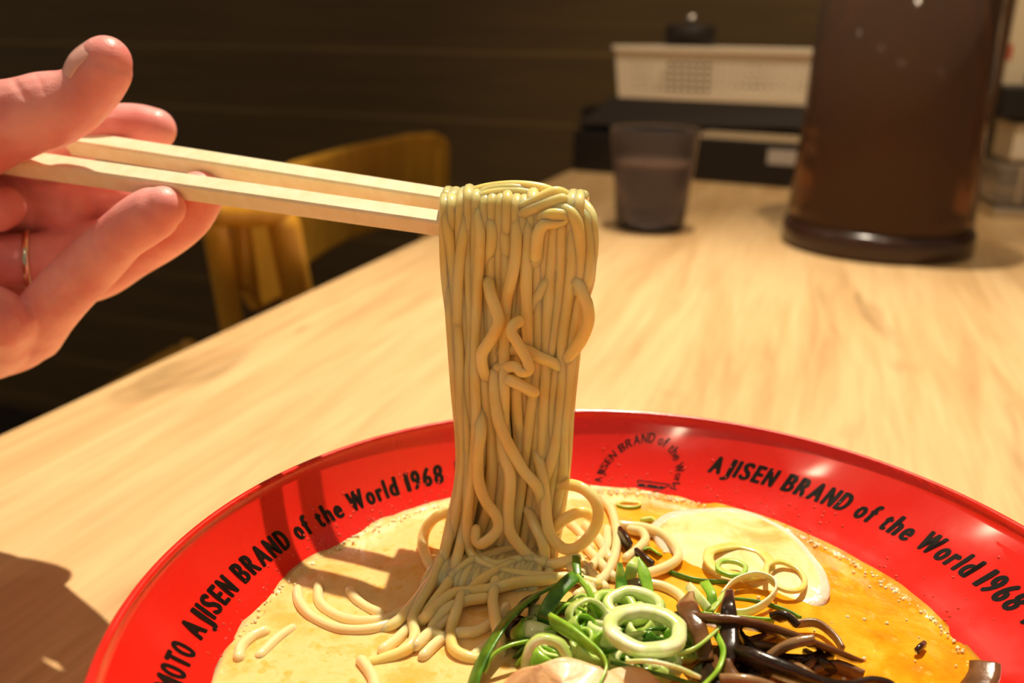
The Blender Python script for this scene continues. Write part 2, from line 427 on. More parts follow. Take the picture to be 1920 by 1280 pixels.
# closed body of liquid below the surface
k0 = len(V)
for r, z in ((.078,.037),(.055,.020),(.002,.013)):
    for j in range(seg):
        a = 2*PI*j/seg; V.append((SX+r*math.cos(a), SY+r*math.sin(a), z))
prev = nr*seg
for q in range(3):
    for j in range(seg):
        a = prev+j; b = prev+(j+1) % seg; c_ = k0+q*seg+(j+1) % seg; d_ = k0+q*seg+j; Fc.append((a, b, c_, d_))
    prev = k0+q*seg
tag(mesh('broth', V, Fc, 'broth'), 'creamy yellow broth with orange oil filling the red bowl', 'soup', kind='stuff')

# droplets and foam on the wall
def ico(r, c, sub=1):
    bm = bmesh.new(); bmesh.ops.create_icosphere(bm, subdivisions=sub, radius=r); vs = [v.co+c for v in bm.verts]; fs = [tuple(v.index for v in f_.verts) for f_ in bm.faces]; bm.free(); return vs, fs
V = []; Fc = []
for i in range(620):
    th = math.radians(random.choice([random.uniform(8,180), random.uniform(100,150), random.uniform(40,90)])); t = 1-abs(random.gauss(0,.30))
    if t < .25: continue
    r = random.choice([.00018,.00025,.00032,.00042])
    vs, fs = ico(r, wallpt(th, t, -.00008), 2); k = len(V); V += vs; Fc += [tuple(a+k for a in f_) for f_ in fs]
tag(mesh('broth_droplets', V, Fc, 'drop'), 'tiny droplets of broth spattered over the inner red wall of the bowl', 'droplets', kind='stuff')
V = []; Fc = []
for i in range(420):
    th = math.radians(random.choice([random.gauss(76,9), random.uniform(95,175), random.uniform(5,60)])); r = random.choice([.0002,.0003,.00045])
    rr = SRr-abs(random.gauss(0,.0012))
    vs, fs = ico(r, Vector((SX+rr*math.cos(th), SY+rr*math.sin(th), ZS+.0002)), 2); k = len(V); V += vs; Fc += [tuple(a+k for a in f_) for f_ in fs]
for i in range(90):
    p = atz(random.uniform(1100,1860), random.uniform(960,1270), ZS+.0002); r = random.choice([.00025,.0003,.0005])
    if math.hypot(p.x-SX, p.y-SY) > SRr-.002: continue
    vs, fs = ico(r, p, 2); k = len(V); V += vs; Fc += [tuple(a+k for a in f_) for f_ in fs]
tag(mesh('broth_bubbles', V, Fc, 'bubble'), 'small foam bubbles floating along the edge of the broth', 'bubbles', kind='stuff')

# ------------------------------------------------------------------ chopsticks
FA, BA, SL = .2280, .2440, -.43
def stick(p0, p1, a, w0, w1, label, roll):
    P = atline(*p0, a, SL); Q = atline(*p1, a, SL)
    P = np.array(P); Q = np.array(Q); d = (Q-P)/np.linalg.norm(Q-P)
    up = np.array([0,0,1.]); s = np.cross(d, up); s /= np.linalg.norm(s); u = np.cross(s, d)
    V = []; n = 24; ns = 8
    for i in range(n+1):
        t = i/n; c = P+(Q-P)*t; w = (w0+(w1-w0)*t)/2
        for j in range(ns):
            # chamfered square
            q = j//2; sg = -1 if j % 2 == 0 else 1
            a0 = math.radians(roll+90*q); ch_ = .78
            loc = np.array([w, w*ch_*sg]); x = loc[0]*math.cos(a0)-loc[1]*math.sin(a0); y = loc[0]*math.sin(a0)+loc[1]*math.cos(a0)
            V.append(c+s*x+u*y)
    Fc = [(i*ns+j, i*ns+(j+1) % ns, (i+1)*ns+(j+1) % ns, (i+1)*ns+j) for i in range(n) for j in range(ns)]
    Fc += [tuple(range(ns))[::-1], tuple(range(n*ns, (n+1)*ns))]
    o = mesh('chopstick', V, Fc, 'stick', smooth=False); tag(o, label, 'chopstick', 'pair of chopsticks'); return o
stick((-420,290), (1047,448), FA, .0081, .0050, 'pale wooden chopstick in front, nearer the camera, its square tip poking out of the noodles', 62)
stick((-420,232), (1040,405), BA, .0081, .0050, 'pale wooden chopstick behind the other one, its tip hidden inside the noodles', 62)

# ------------------------------------------------------------------ noodles
NR = .00158
def ybase(px, py):
    x = (px-960)*.205/F
    f_ = min(1, max(0, (py-450)/350)); return .2262-.40*x*(1-f_)-.05*x*f_-.004*f_
SOUP = 'S'
def npt(p):
    px, py, d = p[:3]
    if d == SOUP: return np.array(atz(px, py, ZS+(p[3] if len(p) > 3 else .0006)))
    q = aty(px, py, ybase(px, py)+d*.001)
    if q.z < ZS+.0012: q = atz(px, py, ZS+.0012-min(0, d)*.0001)
    return np.array(q)
GH, GS = 'noodles hanging from the chopsticks', 'noodles lying in the broth'
def strand(pts, label=None, group=GH, r=NR, material='noodle', name='noodle', n=7, sides=12, flat=.86):
    P = catmull([npt(p) for p in pts], n)
    # small wobble
    s0 = random.random()*50
    for i, p in enumerate(P): p += np.array(noise.noise_vector(Vector((s0, i*.10, 0))))*.00025
    rr = [r*(1+.05*noise.noise(Vector((s0, i*.12, 9)))) for i in range(len(P))]
    V, Fc = tube_geo(P, rr, sides, flat)
    o = mesh(name, V, Fc, material)
    tag(o, label or ('plain pale noodle strand in the bundle hanging straight down from the chopsticks' if group == GH else 'pale noodle partly sunk in the broth'), 'noodle', group)
    return o
# --- authored front strands (pixel x, pixel y, depth offset in mm: minus is nearer the camera)
front = [
 ([(850,380,9),(838,374,5),(828,388,-2),(830,425,-4),(841,478,-3),(850,545,-2),(858,640,-2),(868,760,-2),(876,862,-2),(868,950,-2),(850,1040,-3),(812,1110,-5),(770,1165,-8),(735,1190,SOUP,-.0005)], 'leftmost noodle of the hanging bundle, looped over the front chopstick and fanning left below'),
 ([(835,440,-1),(838,520,-1),(846,620,-1),(858,730,-1),(870,830,-1),(872,900,-1),(858,980,-2),(842,1060,-3),(812,1120,-6),(775,1180,SOUP,0)], None),
 ([(868,375,6),(862,385,-2),(862,440,-4),(855,520,-3),(856,610,-2),(866,720,-2),(880,820,-2),(884,900,-2),(880,1000,-3),(862,1080,-4),(832,1130,-7),(800,1175,SOUP,0)], None),
 ([(902,372,6),(888,386,-2),(894,440,-5),(892,510,-4),(892,600,-3),(893,700,-3),(897,790,-3),(894,900,-4),(888,980,-5),(892,1030,-6),(918,1058,-7),(960,1072,-8),(1030,1078,-9),(1090,1080,-10),(1135,1088,-9)], 'noodle sweeping right across the foot of the bundle towards the scallions'),
 ([(905,385,-1),(916,425,-4),(914,465,-4),(910,500,-2),(915,580,-1),(918,680,-1),(920,780,0),(915,880,0)], None),
 ([(925,388,0),(936,420,-3),(944,470,-3),(952,500,0),(955,560,1),(960,640,1),(962,740,1)], None),
 ([(955,372,4),(962,392,-2),(962,450,-5),(957,510,-5),(947,565,-4),(945,630,-4),(946,700,-4),(950,780,-3),(948,860,-2)], None),
 ([(985,392,-1),(986,430,-4),(982,500,-4),(985,580,-3),(992,660,-2),(1002,740,-1),(1010,830,0)], None),
 ([(1035,425,-3),(1012,420,-4),(1000,445,-5),(1002,480,-4),(985,510,-2),(978,580,-1),(975,680,0),(978,800,0)], None),
 ([(1055,500,-1),(1030,520,-2),(1005,555,-2),(990,600,-1),(985,680,0),(990,780,0)], None),
 ([(1020,520,-1),(1030,580,-1),(1032,660,0),(1022,740,0),(1010,800,0),(1000,880,1)], None),
 ([(1045,372,4),(1060,392,-2),(1068,440,-4),(1068,500,-4),(1062,560,-2),(1055,640,-2),(1058,720,-2),(1050,810,-2),(1038,870,-3),(1028,900,-3)], None),
 ([(1068,385,2),(1088,400,-2),(1098,450,-3),(1098,510,-3),(1085,560,-2),(1072,640,-2),(1068,720,-2),(1062,800,-2),(1062,880,-1),(1052,960,-1),(1045,1040,-2)], None),
 ([(1060,372,6),(1085,380,3),(1102,405,0),(1103,450,-1),(1100,520,-1),(1086,580,-1),(1080,660,0),(1072,760,0),(1070,850,0),(1064,940,0),(1050,1040,-1),(1040,1090,SOUP,0)], 'rightmost noodle draping over the end of the bundle and down its right edge'),
 # curls
 ([(912,530,-3),(918,556,-6),(931,588,-7),(934,610,-7),(920,638,-7),(905,665,-6),(908,698,-4),(916,715,-1)], 'short S curved noodle standing out in front of the upper middle of the bundle'),
 ([(972,603,-6),(962,610,-8),(957,624,-9),(970,645,-9),(988,672,-9),(994,692,-9),(982,697,-9),(970,688,-8),(955,688,-5),(935,690,-3)], 'bright hook shaped noodle end curling out from the middle of the bundle'),
 ([(925,668,-1),(955,655,-3),(985,655,-4),(1012,668,-4),(1040,678,-3),(1062,690,-1)], 'short noodle crossing the bundle sideways just right of the bright hook'),
 ([(940,708,-3),(962,714,-5),(985,724,-6),(1004,734,-6)], 'cut noodle stub slanting sideways across the middle of the bundle'),
 ([(1062,500,-2),(1078,522,-4),(1088,545,-5),(1100,570,-5),(1103,598,-5),(1092,630,-5),(1075,655,-4),(1055,680,-1)], 'noodle bulging out in a small loop on the upper right edge of the bundle'),
 ([(930,700,-3),(932,750,-4),(942,795,-5),(962,838,-6),(990,880,-6),(1015,908,-6),(1028,940,-4)], 'noodle slanting from upper left to lower right across the front of the bundle'),
 ([(905,770,-2),(908,810,-5),(904,850,-6),(906,900,-6),(920,938,-7),(941,968,-8),(946,988,-8),(934,1008,-8),(915,1022,-8),(905,1014,-7),(904,996,-6)], 'noodle ending in a hook at the lower left front of the bundle'),
 ([(945,800,-2),(952,850,-5),(966,895,-6),(964,955,-7),(967,990,-8),(983,1018,-8),(1008,1042,-8),(1030,1052,-8),(1036,1040,-8),(1028,1010,-7),(1010,975,-4),(1000,950,-1)], 'noodle turning up in a narrow U at the foot of the bundle'),
 ([(1012,840,-1),(1024,880,-4),(1032,930,-5),(1038,975,-6),(1048,1005,-7),(1070,1025,-8),(1098,1020,-8),(1122,992,-8),(1132,958,-8),(1124,928,-7),(1100,910,-5),(1070,904,-2),(1050,905,0)], 'large open loop of noodle swinging out at the lower right of the bundle'),
 ([(1035,1010,-3),(1052,990,-4),(1072,968,-5),(1100,955,-5),(1124,962,-5)], 'short noodle arc inside the large open loop'),
 ([(1000,1040,-8),(1030,1054,-9),(1062,1052,-10),(1094,1042,-10)], 'cut noodle end lying sideways below the large open loop'),
 ([(1075,1078,-6),(1030,1085,-9),(985,1092,-10),(940,1104,-11),(900,1112,-12),(868,1116,-13),(846,1132,-14),(820,1160,-16),(805,1175,SOUP,0)], 'noodle crossing the foot of the bundle and bending into the broth at the left'),
 ([(882,1120,-12),(872,1150,-14),(864,1190,SOUP,.001),(870,1218,SOUP,.001),(895,1234,SOUP,.0008),(925,1240,SOUP,0)], 'noodle dipping into the broth in a J bend in front of the bundle'),
 ([(845,1045,-6),(822,1100,-9),(800,1140,-12),(792,1165,SOUP,.002),(798,1195,SOUP,.0015),(785,1222,SOUP,.001),(745,1242,SOUP,0),(715,1252,SOUP,-.0005)], 'wavy noodle leaving the foot of the bundle for the broth at lower left'),
 ([(945,1090,-9),(942,1130,-11),(950,1175,SOUP,.003),(958,1205,SOUP,.001),(962,1235,SOUP,-.001)], None),
 ([(870,960,0),(830,975,1),(810,1000,1),(806,1030,0),(822,1065,-1),(850,1085,-3)], 'noodle bowing out to the left behind the lower bundle'),
 ([(870,1080,-6),(900,1055,-7),(940,1040,-6),(975,1030,-3)], None),
 ([(905,1040,-3),(940,1060,-5),(980,1052,-6),(1010,1040,-6)], None),
 ([(890,1120,-10),(920,1090,-9),(960,1065,-7),(990,1045,-4)], None),
 ([(850,1200,SOUP,.0005),(830,1185,SOUP,.001),(850,1150,-12),(885,1130,-10),(925,1122,-8)], None),
 # draped over the top
 ([(850,400,-3),(862,372,0),(900,358,2),(950,350,3),(1000,352,4),(1030,362,5)], 'noodle arching over the very top of the bundle'),
 ([(872,392,-3),(900,370,-1),(945,362,1),(985,364,2),(1015,374,3)], None),
 ([(885,385,-2),(905,362,1),(950,356,2),(1000,362,4)], None),
 ([(940,398,-2),(975,386,-3),(1005,370,-3),(1032,358,-2),(1050,364,0),(1056,385,2)], 'thick looking noodle bent up in a knuckle at the top right of the bundle'),
 ([(960,405,-3),(990,392,-4),(1020,380,-4),(1045,372,-3)], None),
 ([(1030,380,-1),(1060,378,-1),(1085,388,-1),(1100,415,-2),(1104,460,-2),(1100,500,-2)], None),
 ([(1020,392,-3),(1045,388,-4),(1068,400,-5),(1078,430,-5),(1082,480,-4),(1080,540,-3)], None),
 ([(1010,405,-5),(1030,398,-6),(1052,402,-5),(1040,412,-5),(1015,418,-6),(1003,440,-6),(1000,480,-5)], None),
]
for pts, lab in front: strand(pts, lab)
# --- body of the bundle
Lp = [(372,845),(450,838),(540,848),(700,862),(800,876),(870,884),(950,868),(1040,850),(1095,825)]
Rp = [(372,1085),(450,1096),(540,1080),(700,1070),(800,1066),(870,1060),(950,1048),(1040,1038),(1095,1020)]
ip = lambda T, y: float(np.interp(y, [a for a, _ in T], [b for _, b in T]))
for i in range(54):
    layer = i % 3; u0 = (((i//3)+.5*layer/3+random.uniform(-.2,.2))/18) % 1
    pts = []; ph = random.random()*6; am = random.uniform(.02,.08)
    px0 = 826+u0*(1092-826); top = 364+random.uniform(-6,3)+ (6 if u0 < .15 else 0)
    if layer == 0:
        pts += [(px0+2, top+2, 13), (px0, top, 4), (px0-1, top+14, -2.5), (px0, 415, -3.6), (px0, 450, -3.2)]; dd = -1.5
    elif layer == 1:
        pts += [(px0+4, 372, 17), (px0+3, 362, 12), (px0, 372, 9), (px0, 420, 9.8), (px0, 450, 9)]; dd = 2.2
    else:
        pts += [(px0-2, 372, 2), (px0, 364, 10), (px0+2, 372, 22), (px0+2, 420, 23.5), (px0+2, 450, 22)]; dd = 6.5
    dd += random.uniform(-.7,.7)
    for y in (540,640,740,840,940,1030):
        w_ = min(1, (y-450)/250)
        u = min(1, max(0, u0+am*w_*math.sin(y*.008+ph)+am*.5*w_*math.sin(y*.02+ph*2)))
        pxa = ip(Lp,y)+u*(ip(Rp,y)-ip(Lp,y)); pts.append((px0*(1-w_)+pxa*w_ if y < 700 else pxa, y, (dd if layer < 2 else dd+7*(1-w_))))
    u = min(1, max(0, u0))
    pts.append((ip(Lp,1085)-10+u*(ip(Rp,1085)-ip(Lp,1085)+10), 1085, dd*.4-2)); pts.append((ip(Lp,1095)-25+u*(ip(Rp,1095)-ip(Lp,1095)+30), 1125, SOUP, -.003))
    strand(pts, 'pale noodle deep inside the hanging bundle, mostly covered by the strands in front' if layer else None, r=NR*.98)
# --- noodles in the broth
soupn = [
 ([(575,1120),(582,1148),(605,1172),(650,1190),(700,1192),(745,1180),(790,1155)], .0002, 'outer one of two curved noodles floating left of the bundle'),
 ([(612,1112),(618,1142),(645,1165),(690,1175),(740,1170),(785,1148)], .0002, 'inner one of two curved noodles floating left of the bundle'),
 ([(672,1120),(685,1135),(705,1148),(730,1158)], .0002, 'short noodle floating inside the two curved noodles'),
 ([(470,1250),(473,1230),(490,1212),(515,1200)], .0000, 'noodle against the left edge of the broth'),
 ([(700,1250),(710,1262),(722,1280),(728,1300)], .0003, 'noodle end surfacing at the bottom of the frame left of the scallions'),
 ([(510,1245),(540,1215),(565,1195)], -.0006, None),
 ([(1100,1112),(1140,1085),(1162,1045),(1170,1000),(1160,955),(1140,930)], .0014, 'long noodle curving up beside the right of the bundle'),
 ([(1080,1090),(1120,1060),(1150,1020),(1150,985)], .0008, None),
 ([(1095,1040),(1120,1065),(1150,1095)], .0010, None),
 ([(1100,1010),(1130,1040),(1165,1075)], .0006, None),
 ([(1085,1060),(1110,1085),(1130,1110)], .0018, None),
 ([(1110,980),(1135,1005),(1155,1040)], .0006, None),
 ([(1060,960),(1095,990),(1120,1020)], .0004, None),
 ([(1175,977),(1215,980),(1255,992),(1280,1015),(1284,1035),(1265,1052),(1228,1066),(1195,1072)], .0016, 'noodle bent in a wide hook between the bundle and the pale slice'),
 ([(1196,985),(1215,990),(1222,1003),(1208,1022),(1190,1038)], .0014, 'short noodle inside the wide hook'),
 ([(1225,1085),(1260,1090),(1290,1105),(1310,1130)], .0006, None),
 ([(740,1225),(765,1205),(790,1180),(815,1160)], .0004, None),
 ([(800,1215),(820,1195),(850,1170),(870,1150)], .0010, None),
 ([(815,1235),(840,1210),(870,1190)], .0002, None),
 ([(880,1190),(915,1185),(945,1165),(965,1140)], .0008, None),
 ([(900,1240),(930,1215),(960,1190),(985,1160)], -.0002, None),
]
for pts, z, lab in soupn:
    strand([(a, b, SOUP, z) for a, b in pts], lab, GS, material='noodle_soup', r=NR*.98)

# ------------------------------------------------------------------ toppings
def ribbon(pts, w, th, material, label, cat, name, group, up=(0,0,1), twist=0, n=7, taper=None, inner=None):
    """pts: (px,py,z above broth in mm). cross section w wide along 'up' side, th thick"""
    P = catmull([np.array(atz(p[0], p[1], ZS+p[2]*.001)) for p in pts], n); fr = frames(P, up)
    V = []; ns = 8; m_ = len(P)
    for i, (p, f_) in enumerate(zip(P, fr)):
        t = i/(m_-1); k = 1.0 if taper is None else float(np.interp(t, np.linspace(0,1,len(taper)), taper))
        tw = twist*t; a_ = f_[1]*math.cos(tw)+f_[2]*math.sin(tw); b_ = -f_[1]*math.sin(tw)+f_[2]*math.cos(tw)
        for j in range(ns):
            an = 2*PI*(j+.5)/ns; x = math.copysign(abs(math.cos(an))**.6, math.cos(an)); y = math.copysign(abs(math.sin(an))**.6, math.sin(an))
            V.append(p+a_*x*w/2*k+b_*y*th/2*k)
    Fc = [(i*ns+j, i*ns+(j+1) % ns, (i+1)*ns+(j+1) % ns, (i+1)*ns+j) for i in range(m_-1) for j in range(ns)]
    Fc += [tuple(range(ns))[::-1], tuple(range((m_-1)*ns, m_*ns))]
    o = mesh(name, V, Fc, material); tag(o, label, cat, group); return o
def ring(px, py, z, ra, rb, wall, hgt, tilt, material, label, rot=0, inner_mat='scallion_light', arc=1.0, group='chopped scallion', a0=0):
    c = np.array(atz(px, py, ZS+z*.001)); n_ = 40; V = []; ns = 8
    Mx = Matrix.Rotation(rot, 3, 'Z') @ Matrix.Rotation(tilt[0], 3, 'X') @ Matrix.Rotation(tilt[1], 3, 'Y')
    full = arc >= .999; cnt = n_ if full else int(n_*arc)
    sd = random.random()*30; fm = []
    for i in range(cnt):
        a = a0+2*PI*i/n_; wv = 1+.06*noise.noise(Vector((sd, math.cos(a)*2, math.sin(a)*2)))
        for j in range(ns):
            an = 2*PI*(j+.5)/ns; dx = math.copysign(abs(math.cos(an))**.55, math.cos(an))*wall/2; dz = math.copysign(abs(math.sin(an))**.55, math.sin(an))*hgt/2
            q = Vector(((ra*wv-wall/2+dx)*math.cos(a), (rb*wv-wall/2+dx)*math.sin(a), dz)); V.append(Vector(c)+Mx @ q)
    Fc = []
    for i in range(cnt if full else cnt-1):
        for j in range(ns):
            i2 = (i+1) % cnt; Fc.append((i*ns+j, i*ns+(j+1) % ns, i2*ns+(j+1) % ns, i2*ns+j)); fm.append(0 if j in (7,0) else 1)
    if not full: Fc += [tuple(range(ns))[::-1], tuple(range((cnt-1)*ns, cnt*ns))]; fm += [1,1]
    o = mesh('scallion_piece', V, Fc, None, mats=[material, inner_mat], fm=fm); tag(o, label, 'scallion', group); return o
SG = 'chopped scallion'
def sc_(pts, w, th, m_, lab, **k): ribbon(pts, w*.001, th*.001, m_, lab, 'scallion', 'scallion_piece', SG, **k)
# strips
sc_([(908,1290,1),(918,1255,3),(938,1212,5),(972,1158,7),(1015,1118,8),(1062,1092,8),(1100,1078,7)], 4.2, .8, 'scallion_dark', 'long dark green scallion strip arching along the left side of the heap', up=(.6,-.2,.6))
sc_([(1040,1185,3),(1040,1150,8),(1058,1112,11),(1082,1085,12),(1096,1074,12)], 3.6, .7, 'scallion_dark', 'wide dark scallion strip rising to a fold behind the heap', up=(.8,-.3,.3))
sc_([(1096,1074,12),(1118,1098,11),(1132,1135,8),(1134,1170,5),(1120,1192,3)], 1.6, .8, 'scallion_mid', 'thin scallion strip coming down to the right from the fold', up=(.8,-.3,.3))
sc_([(1045,1190,3),(1056,1152,7),(1082,1128,9),(1115,1140,7)], 1.6, .7, 'scallion_mid', 'narrow curled scallion strip under the folded strip', up=(.4,-.6,.5))
sc_([(930,1262,2),(946,1228,5),(975,1210,6),(1010,1200,6)], 1.3, .8, 'scallion_mid', 'thin scallion thread bridging out at the left of the heap', up=(0,-.6,.8))
sc_([(1052,1160,9),(1085,1178,10),(1120,1200,10),(1148,1222,10),(1158,1245,9),(1148,1275,8),(1138,1300,7)], 2.8, 1.0, 'scallion_mid', 'scallion strip lying over the pork slice and bending downwards', up=(.2,-.5,.8), taper=[1.5,1.5,1,.7,.7,.7])
sc_([(1176,1048,3),(1180,1080,7),(1188,1125,6)], 3.0, .8, 'scallion_dark', 'upright dark scallion leaf, left of three behind the heap', up=(1,-.3,0), taper=[.5,1,1.2])
sc_([(1196,1085,4),(1200,1055,9),(1208,1036,10)], 3.2, .7, 'scallion_light', 'light green inner face of the folded leaf behind the heap', up=(1,-.3,0), taper=[1,1,.4])
sc_([(1208,1036,10),(1222,1065,8),(1232,1105,5)], 3.2, .7, 'scallion_mid', 'upright green leaf leaning right behind the heap', up=(1,-.3,0), taper=[.4,1,1])
sc_([(1098,1074,4),(1095,1050,5),(1094,1038,5)], 2.2, .7, 'scallion_dark', 'stub of dark scallion standing behind the cut noodle end', up=(1,-.3,0))
sc_([(1196,1232,10),(1240,1230,11),(1290,1240,10),(1330,1256,8)], 3.6, 1.0, 'scallion_pale', 'pale scallion strip in front of the big ring', up=(0,-.7,.6))
sc_([(1170,1236,6),(1230,1248,7),(1290,1262,7),(1340,1275,5)], 3.4, 1.0, 'scallion_dark', 'dark scallion strip under the pale one at the front', up=(0,-.7,.6))
sc_([(1290,1215,8),(1320,1205,9),(1350,1180,9),(1376,1152,8)], 3.6, .9, 'scallion_light', 'striped green scallion band right of the big ring', up=(-.3,-.6,.6))
sc_([(1362,1175,9),(1376,1205,9),(1368,1240,8),(1345,1268,6),(1322,1292,5)], 1.5, .8, 'scallion_mid', 'thin curved scallion thread hanging down over the mushrooms', up=(.5,-.5,.5))
sc_([(1306,1086,3),(1328,1108,4),(1345,1128,3)], 2.4, .8, 'scallion_pale', 'pale scallion shred behind the mushrooms, leftmost of three', up=(.5,-.5,.6))
sc_([(1336,1078,5),(1350,1100,5),(1352,1122,3)], 2.6, .8, 'scallion_mid', 'green scallion shred behind the mushrooms, middle of three', up=(.9,-.3,.3))
sc_([(1376,1096,3),(1364,1112,4),(1350,1132,3)], 2.2, .8, 'scallion_light', 'light scallion shred behind the mushrooms, rightmost of three', up=(.5,-.5,.5))
sc_([(1330,1138,2),(1390,1142,2),(1470,1146,2)], 2.6, .8, 'scallion_mid', 'green scallion strip showing from behind the wide brown mushroom', up=(0,-.5,.8))
sc_([(1390,1108,.3),(1440,1112,.3),(1490,1126,.3),(1520,1140,.2)], 1.3, .6, 'scallion_dark', 'thin green strip floating right of the white onion loop')
sc_([(1270,1062,.3),(1320,1075,.3),(1380,1078,.2)], 1.6, .6, 'scallion_dark', 'soaked green strip sunk between slice and onion loop')
sc_([(1368,1100,2),(1392,1074,3),(1432,1060,4),(1466,1070,4),(1470,1092,3),(1446,1118,2),(1408,1134,1.5),(1370,1128,1)], 2.6, .7, 'onion_white', 'translucent white scallion loop leaning on the wood ear heap', up=(0,-.35,.9))
sc_([(1216,1022,.8),(1232,1018,1.0),(1252,1030,.8)], 2.6, .7, 'scallion_mid', 'small green flake inside the wide hook of noodle', up=(0,-.8,.5))
sc_([(1212,968,.5),(1232,964,.8),(1240,970,.5)], 1.8, .7, 'scallion_light', 'tiny light green flake at the left tip of the pale slice')
# rings
ring(1228,1172,12,.0094,.0078,.0034,.0030,(.12,.05),'scallion_pale','large pale green scallion ring on top of the heap', rot=.05, inner_mat='scallion_pale')
ring(1205,1128,8,.0075,.0052,.0026,.0034,(.35,0),'scallion_light','light scallion ring leaning behind the large ring', inner_mat='scallion_pale')
ring(1168,1128,8,.0058,.0044,.0022,.0030,(.2,.1),'scallion_mid','green scallion ring left of the large ring', inner_mat='scallion_light')
ring(1118,1152,8,.0050,.0045,.0012,.0040,(1.0,.3),'scallion_light','scallion ring standing on edge near the folded strip', inner_mat='scallion_pale')
ring(1045,1238,7,.0056,.0060,.0022,.0032,(1.15,-.1),'scallion_light','scallion arch standing up at the left front beside the pork slice', inner_mat='scallion_pale', arc=1.0)
ring(1110,1170,8,.0034,.0026,.0009,.0040,(.5,.6),'scallion_light','small scallion ring in the middle of the heap', inner_mat='scallion_mid')
ring(1400,1036,2.5,.0098,.0085,.0030,.0010,(.05,0),'scallion_soaked','wide translucent scallion ring lying on the pale slice', inner_mat='scallion_soaked')
ring(1386,1050,3.0,.0044,.0040,.0014,.0014,(.05,0),'scallion_mid','small green scallion ring inside the wide translucent one', inner_mat='scallion_light')
ring(1488,1062,3.2,.0058,.0064,.0014,.0012,(.12,.1),'scallion_soaked','soaked scallion ring at the right end of the pale slice', inner_mat='scallion_soaked')
ring(1190,938,.6,.0040,.0022,.0009,.0010,(0,0),'scallion_mid','scallion ring under foam at the far edge of the broth', inner_mat='scallion_soaked')
# filler heap
kinds = ['scallion_dark','scallion_mid','scallion_mid','scallion_light','scallion_dark','scallion_pale']
for i in range(72):
    a = random.random()*2*PI; r = math.sqrt(random.random()); px = 1150+r*165*math.cos(a); py = 1196+r*72*math.sin(a)
    hz = 1.5+5.5*(1-r)+random.uniform(-.5,1)
    if i % 2:
        k = kinds[i % 6]; ring(px, py, hz, random.uniform(.003,.0055), random.uniform(.0026,.0045), .0013, .0042, (random.uniform(-.9,.9), random.uniform(-.6,.6)), k, 'chopped scallion ring buried in the green heap', rot=random.random()*3, inner_mat='scallion_light' if k != 'scallion_pale' else 'scallion_pale')
    else:
        l = random.uniform(18,40); b_ = random.uniform(-1.2,1.2); dx, dy = l*math.cos(b_), l*.55*math.sin(b_)
        sc_([(px-dx,py-dy,hz-1.5),(px,py-6,hz+1),(px+dx,py+dy,hz-1.5)], random.uniform(2.4,4.6), .8, kinds[(i//2) % 6], 'short scallion strip buried in the green heap', up=(random.uniform(-.5,.5),-.5,.7))
# wood ear mushrooms
WG = 'strips of wood ear mushroom'
def we(pts, w, th, m_, lab, **k): ribbon([(a,b,c+1) for a,b,c in pts], w*.00132, th*.0012, m_, lab, 'mushroom', 'mushroom_strip', WG, **k)
we([(1312,1098,5),(1306,1125,9),(1322,1155,9),(1336,1190,7),(1345,1225,5)], 3.4, 1.4, 'woodear_brown', 'pointed brown mushroom strip standing at the left of the mushroom heap', up=(.9,-.3,.3), taper=[.35,1.2,1,.9,.8])
we([(1384,1092,11),(1383,1120,12),(1386,1160,9),(1386,1205,7),(1380,1245,4)], 2.8, 1.5, 'woodear_dark', 'dark mushroom strip standing upright over the wide brown one', up=(.9,-.3,.3), taper=[.5,.9,1.2,1.2,.5])
we([(1300,1145,5),(1350,1150,7),(1410,1152,8),(1480,1166,7),(1560,1192,5),(1628,1216,2)], 7.2, 1.6, 'woodear_brown', 'widest brown mushroom strip running right across the heap', up=(0,-.75,.6), taper=[1,1.3,1.2,.9,.8,.6])
we([(1395,1210,5),(1440,1222,7),(1500,1242,7),(1560,1260,6),(1610,1262,5),(1655,1252,5),(1692,1262,4),(1708,1295,3)], 4.6, 2.2, 'woodear_dark', 'long glossy black mushroom strip snaking along the front', up=(0,-.6,.8), taper=[1,1.2,1.1,.8,.6,.6,.6,.6])
we([(1455,1220,4),(1480,1200,6),(1510,1186,8),(1545,1178,9)], 3.2, 1.8, 'woodear_tan', 'tan mushroom strip pointing up right over the wide brown one', up=(0,-.6,.8), taper=[.9,1,1.1,1])
we([(1400,1165,3),(1418,1190,4),(1436,1210,3)], 2.4, 1.0, 'woodear_dark', 'thin dark mushroom sliver in the middle of the heap', up=(0,-.6,.8))
we([(1375,1262,5),(1420,1262,6),(1470,1275,5),(1510,1300,4)], 4.4, 2.0, 'woodear_tan', 'tan mushroom strip at the bottom edge of the frame', up=(0,-.6,.8))
we([(1362,1205,4),(1375,1240,5),(1398,1275,5),(1410,1300,5)], 4.2, 1.6, 'woodear_brown', 'brown mushroom strip slanting down left of the tan one', up=(.7,-.4,.5))
we([(1335,1235,3),(1352,1262,4),(1368,1290,4)], 3.6, 1.4, 'woodear_dark', 'dark mushroom strip under the thin scallion thread', up=(.7,-.4,.5))
we([(1472,1140,2),(1492,1136,3.5),(1512,1152,2)], 4.4, 1.6, 'woodear_dark', 'black square mushroom end behind the wide brown strip', up=(0,-.6,.8))
we([(1510,1150,1),(1550,1148,1.6),(1582,1170,1.4),(1600,1195,.6)], 1.8, .9, 'woodear_tan', 'translucent mushroom sliver curving at the right of the heap')
we([(1505,1238,2),(1525,1248,4),(1545,1262,3)], 3.8, 1.6, 'woodear_tan', 'grey mushroom fold between the black strip and the tan end')
we([(1545,1240,1),(1590,1228,1.6),(1640,1245,1)], 2.6, 1.2, 'woodear_brown', 'brown sunken mushroom strip right of the heap')
